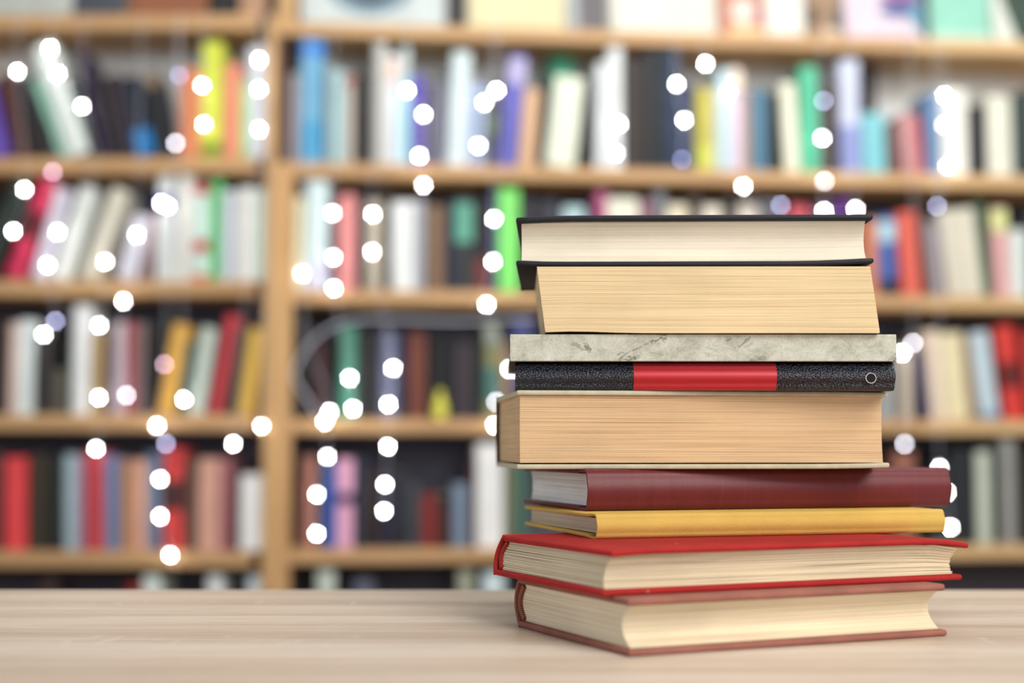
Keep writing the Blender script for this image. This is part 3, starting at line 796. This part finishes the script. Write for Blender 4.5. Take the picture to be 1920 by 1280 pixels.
def faceout(u, x0, x1, v, h, c, label, blobs=(), setb=0.02, thick=0.022, tilt=0.10):
    """book standing with its front cover towards the room, leaning back a little"""
    t, wd = top_item('picture_book', u, x0, x1, v, h, thick, c, label, 'book', setb, tilt=tilt)
    colored('front_cover', bbox(0, wd, 0, 0.002, 0, h, 0.0005, 1), c, t)
    colored('back_cover', bbox(0, wd, thick-0.002, thick, 0, h, 0.0005, 1), c, t)
    colored('spine', bbox(0, 0.002, 0.002, thick-0.002, 0, h, 0, 1), c, t)
    link('page_block', bbox(0.0025, wd-0.003, 0.0021, thick-0.0021, 0.003, h-0.003, 0, 1), M_SPAPER, t)
    for (cx, cz, rx, rz, bc, shape) in blobs:
        bm = bmesh.new()
        n = 40
        if shape == 'o': P = [(cx + rx*math.cos(2*math.pi*k/n), cz + rz*math.sin(2*math.pi*k/n)) for k in range(n)]
        elif shape == 't': P = [(cx - rx, cz - rz), (cx + rx, cz - rz), (cx - rx, cz + rz)]
        elif shape == 'u': P = [(cx - rx, cz + rz), (cx + rx, cz - rz), (cx + rx, cz + rz)]
        else: P = [(cx-rx, cz-rz), (cx+rx, cz-rz), (cx+rx, cz+rz), (cx-rx, cz+rz)]
        P = [(min(max(x, 0.001/wd), 1 - 0.001/wd)*wd, max(0.001, min(h-0.001, z_))) for x, z_ in P]
        k_ = blobs.index((cx, cz, rx, rz, bc, shape))
        y0, y1 = -0.0004 - 0.0004*k_, -0.00002 - 0.0004*k_
        loft(bm, [[Vector((x, y, z_)) for x, z_ in P] for y in (y0, y1)])
        colored('cover_print', bm, bc, t)
    return t

TOPV = 27
faceout(UA, -120, 228, TOPV, 0.30, (214, 220, 212), 'large pale grey picture book with a dark corner, on top of the left bookcase', [(0.86, 0.03, 0.14, 0.20, (92, 98, 108), 'r')], tilt=0.12, thick=0.03)
carton(UA, 236, 388, TOPV, 0.20, 0.18, (168, 108, 80), 'brown cardboard box on top of the left bookcase')
carton(UA, 392, 441, TOPV, 0.22, 0.16, (60, 62, 64), 'narrow black box beside the brown cardboard box')
carton(UA, 446, 497, TOPV, 0.20, 0.16, (206, 162, 130), 'peach box beside the upright on the left bookcase')
carton(UA, 501, 516, TOPV, 0.16, 0.03, (60, 46, 40), 'slim dark filler for the gap at the end of the left bookcase', 0.004)  # dark block added in place of the dark gap beside the upright
TV = 55
faceout(UB, 568, 836, 44, 0.30, (222, 232, 232), 'white picture book with a large dark round print, on the top shelf', [(0.46, 0.16, 0.38, 0.135, (130, 160, 176), 'o'), (0.46, 0.165, 0.26, 0.11, (70, 76, 96), 'o')])
carton(UB, 842, 876, 46, 0.24, 0.16, (56, 56, 58), 'narrow black box beside the cream picture book')
faceout(UB, 880, 1062, 47, 0.28, (246, 236, 190), 'plain cream-yellow picture book on the top shelf')
faceout(UB, 1066, 1142, 49, 0.27, (112, 108, 112), 'grey picture book with a pale edge, right of the cream one', [(0.14, 0.14, 0.14, 0.14, (190, 196, 198), 'r')])
faceout(UB, 1150, 1346, 52, 0.29, (244, 244, 230), 'plain ivory picture book on the top shelf')
faceout(UB, 1354, 1436, 55, 0.26, (216, 140, 116), 'orange picture book with pale flower print', [(0.55, 0.062, 0.30, 0.034, (236, 232, 220), 'o'), (0.90, 0.05, 0.10, 0.03, (206, 96, 110), 'o'), (0.62, 0.012, 0.38, 0.012, (246, 220, 170), 'r')])
faceout(UB, 1440, 1514, 57, 0.28, (248, 248, 240), 'narrow plain white picture book beside the orange one')
faceout(UB, 1518, 1584, 58, 0.25, (176, 142, 112), 'brown picture book with dark patches', [(0.2, 0.055, 0.16, 0.03, (92, 78, 68), 'o'), (0.85, 0.05, 0.15, 0.035, (96, 96, 92), 'o'), (0.7, 0.012, 0.25, 0.012, (226, 206, 186), 'o')])
carton(UB, 1740, 1748, 60, 0.24, 0.14, (44, 50, 60), 'slim dark slate box between the pale pink and mint green picture books')
faceout(UB, 1590, 1738, 60, 0.28, (240, 222, 236), 'pale pink picture book with a blue picture', [(0.68, 0.10, 0.31, 0.094, (112, 176, 200), 'u'), (0.66, 0.074, 0.22, 0.016, (64, 100, 164), 'o'), (0.72, 0.11, 0.26, 0.02, (150, 100, 160), 'o')])
faceout(UB, 1750, 1866, 62, 0.28, (160, 226, 204), 'mint green picture book on the end bookcase', [(0.5, 0.012, 0.5, 0.012, (196, 236, 218), 'r')])
faceout(UB, 1869, 1960, 64, 0.27, (70, 92, 80), 'dark green picture book with a white triangle', [(0.25, 0.10, 0.25, 0.10, (240, 246, 234), 't')])

# ------------------------------------------------------------------ fairy lights hanging in front of the shelves
def bulb_mesh(r):
    bm = bmesh.new(); bmesh.ops.create_icosphere(bm, subdivisions=2, radius=r)
    me = bpy.data.meshes.new('bulb'); bm.to_mesh(me); bm.free()
    for p in me.polygons: p.use_smooth = True
    return me
BM = {k: bulb_mesh(0.0026 if k == 'w' else 0.0042) for k in BULB}
for k in BULB: BM[k].materials.append(BULB[k])

def strand(u, pts, label, wire_r=0.0007, hook=True, t0=-0.016):
    """pts: (u, v, bulb kind or None); the wire drops from a hook on the top shelf's front edge through every point"""
    P = []
    for (x, y, k) in pts:
        s, z = u.at(x, y, t0)
        P.append((s, z, k))
    ztop = (zA if u is UA else zB)[0] - 0.012
    root = tag(empty('fairy_light_strand', u.world(P[0][0], t0, ztop), u.a), label, 'string lights', 'fairy light strands hanging in front of the bookcases')
    base = P[0][0]
    loc = [(s - base, 0, z - ztop) for s, z, k in P]
    path = ([(0, 0, 0.004)] if hook else []) + loc
    # gentle smoothing: extra points between
    fine = []
    for i in range(len(path) - 1):
        a, b_ = Vector(path[i]), Vector(path[i+1])
        p0 = Vector(path[i-1]) if i else a; p3 = Vector(path[i+2]) if i + 2 < len(path) else b_
        n = 5
        for q in range(n):
            tt = q/n
            fine.append(0.5*((2*a) + (b_-p0)*tt + (2*p0-5*a+4*b_-p3)*tt*tt + (3*a-p0-3*b_+p3)*tt**3))
    fine.append(Vector(path[-1]))
    bm = bmesh.new(); tube(bm, fine, wire_r, 6)
    link('wire', bm, M_WIRE, root)
    if hook:
        hk = bmesh.new(); tube(hk, [(0, 0.0, 0.003), (0, 0.006, 0.008), (0, 0.0155, 0.008)], 0.0012, 6)
        link('hook', hk, M_WIRE, root)
    for (s, z, k) in P:
        if k:
            o = bpy.data.objects.new('bulb', BM[k]); col.objects.link(o)
            o.parent = root; o.location = (s - base, -0.0042, z - ztop)
            if k != 'w': tag(o, {'l': 'faint lavender bulb', 'b': 'faint blue bulb', 'p': 'faint pink bulb', 'v': 'pale lavender bulb'}[k])
    return root

W_ = 'w'
strand(UA, [(34,135,W_),(47,356,W_),(26,434,W_)], 'string of three white bulbs, farthest left, ending over the leaning crimson book')
strand(UA, [(95,91,W_),(109,139,W_),(100,323,'p'),(109,436,W_),(90,497,W_),(105,602,'l'),(83,627,W_)], 'string of seven bulbs passing the leaning white book and a faint pink bulb')
strand(UA, [(155,200,W_),(198,491,W_),(187,610,W_),(186,745,W_),(181,841,W_)], 'string of five white bulbs ending over the red book of the fifth shelf, left bookcase')
strand(UA, [(257,441,W_),(232,565,W_),(238,741,'v')], 'string of three bulbs ending over the brick red book on the fourth shelf')
strand(UA, [(330,269,'v'),(303,381,W_),(315,387,W_),(309,683,'p'),(295,798,W_),(312,832,'l'),(301,898,W_),(301,968,W_),(320,1040,W_)], 'longest string, hanging past the amber book down to the scarlet book')
strand(UA, [(337,142,'b'),(346,749,W_)], 'string with a faint blue bulb high up and a white bulb by pale sage book')
strand(UA, [(380,161,W_),(383,234,W_)], 'short string of two white bulbs over the lime yellow book')
strand(UA, [(486,113,W_),(486,168,W_),(486,243,W_),(438,832,W_)], 'string of three white bulbs over the silver grey book and one low bulb')
strand(UA, [(500,90,None),(491,799,W_)], 'string with a single white bulb low beside the upright')
strand(UB, [(763,170,W_),(794,215,W_),(786,293,W_),(794,348,W_)], 'string of four white bulbs in front of violet and dark grey books')
strand(UB, [(931,170,W_),(908,193,W_),(897,274,W_)], 'short string of three white bulbs before the lavender grey book')
strand(UB, [(624,400,W_),(625,483,W_),(626,541,W_),(656,709,W_),(662,766,W_)], 'string of five white bulbs from the oxblood book down to the teal green book')
strand(UB, [(699,402,W_),(698,473,W_),(737,690,W_),(728,758,W_),(727,837,W_),(722,908,W_),(720,958,W_)], 'long string of seven white bulbs from the stone book down to the black violet book')
strand(UB, [(572,300,None),(567,513,W_),(575,640,None),(612,730,None),(618,772,W_),(609,790,W_),(614,856,W_),(594,927,W_),(594,1000,W_)], 'string of six white bulbs hanging down to the brown-pink book')
strand(UB, [(926,411,W_),(924,491,W_),(912,571,W_),(955,692,W_),(930,753,'v'),(927,797,W_)], 'string of bulbs beside the bright green book, tail half hidden by the stack', t0=-0.026)
strand(UB, [(1160,233,W_),(1155,288,'v')], 'short string of two bulbs in front of the bright white book')
strand(UB, [(1268,158,W_),(1282,226,W_),(1278,300,'b')], 'string with two white bulbs and a faint blue one over the navy blue book')
strand(UB, [(1322,120,W_),(1365,173,W_),(1393,350,W_),(1463,385,'l')], 'slanting string of four bulbs from the olive yellow book to above the stack')
strand(UB, [(1543,190,'l'),(1541,260,W_),(1545,340,'v'),(1544,396,W_)], 'string of four bulbs before the dark taupe book, ending above the stack')
strand(UB, [(1600,200,None),(1603,393,W_)], 'string with one white bulb just above the black top book')
strand(UB, [(1770,180,W_),(1768,235,'v'),(1776,312,W_),(1756,387,'l')], 'string of four bulbs in front of dusty blue and ivory books')
strand(UB, [(1712,360,None),(1711,643,'v'),(1690,662,W_),(1695,832,'v')], 'string of three bulbs beside the grey marbled book')
strand(UB, [(1762,500,None),(1760,877,W_),(1774,922,W_),(1781,988,W_)], 'string of three white bulbs half hidden behind the maroon and yellow books', t0=-0.026)
strand(UB, [(1004,596,None),(860,602,None),(720,598,None),(640,606,None),(585,640,None),(552,700,None),(575,745,None),(600,782,None)], 'loose loop of bulbless wire sagging over the fourth shelf by the upright', 0.0022, False, -0.036)
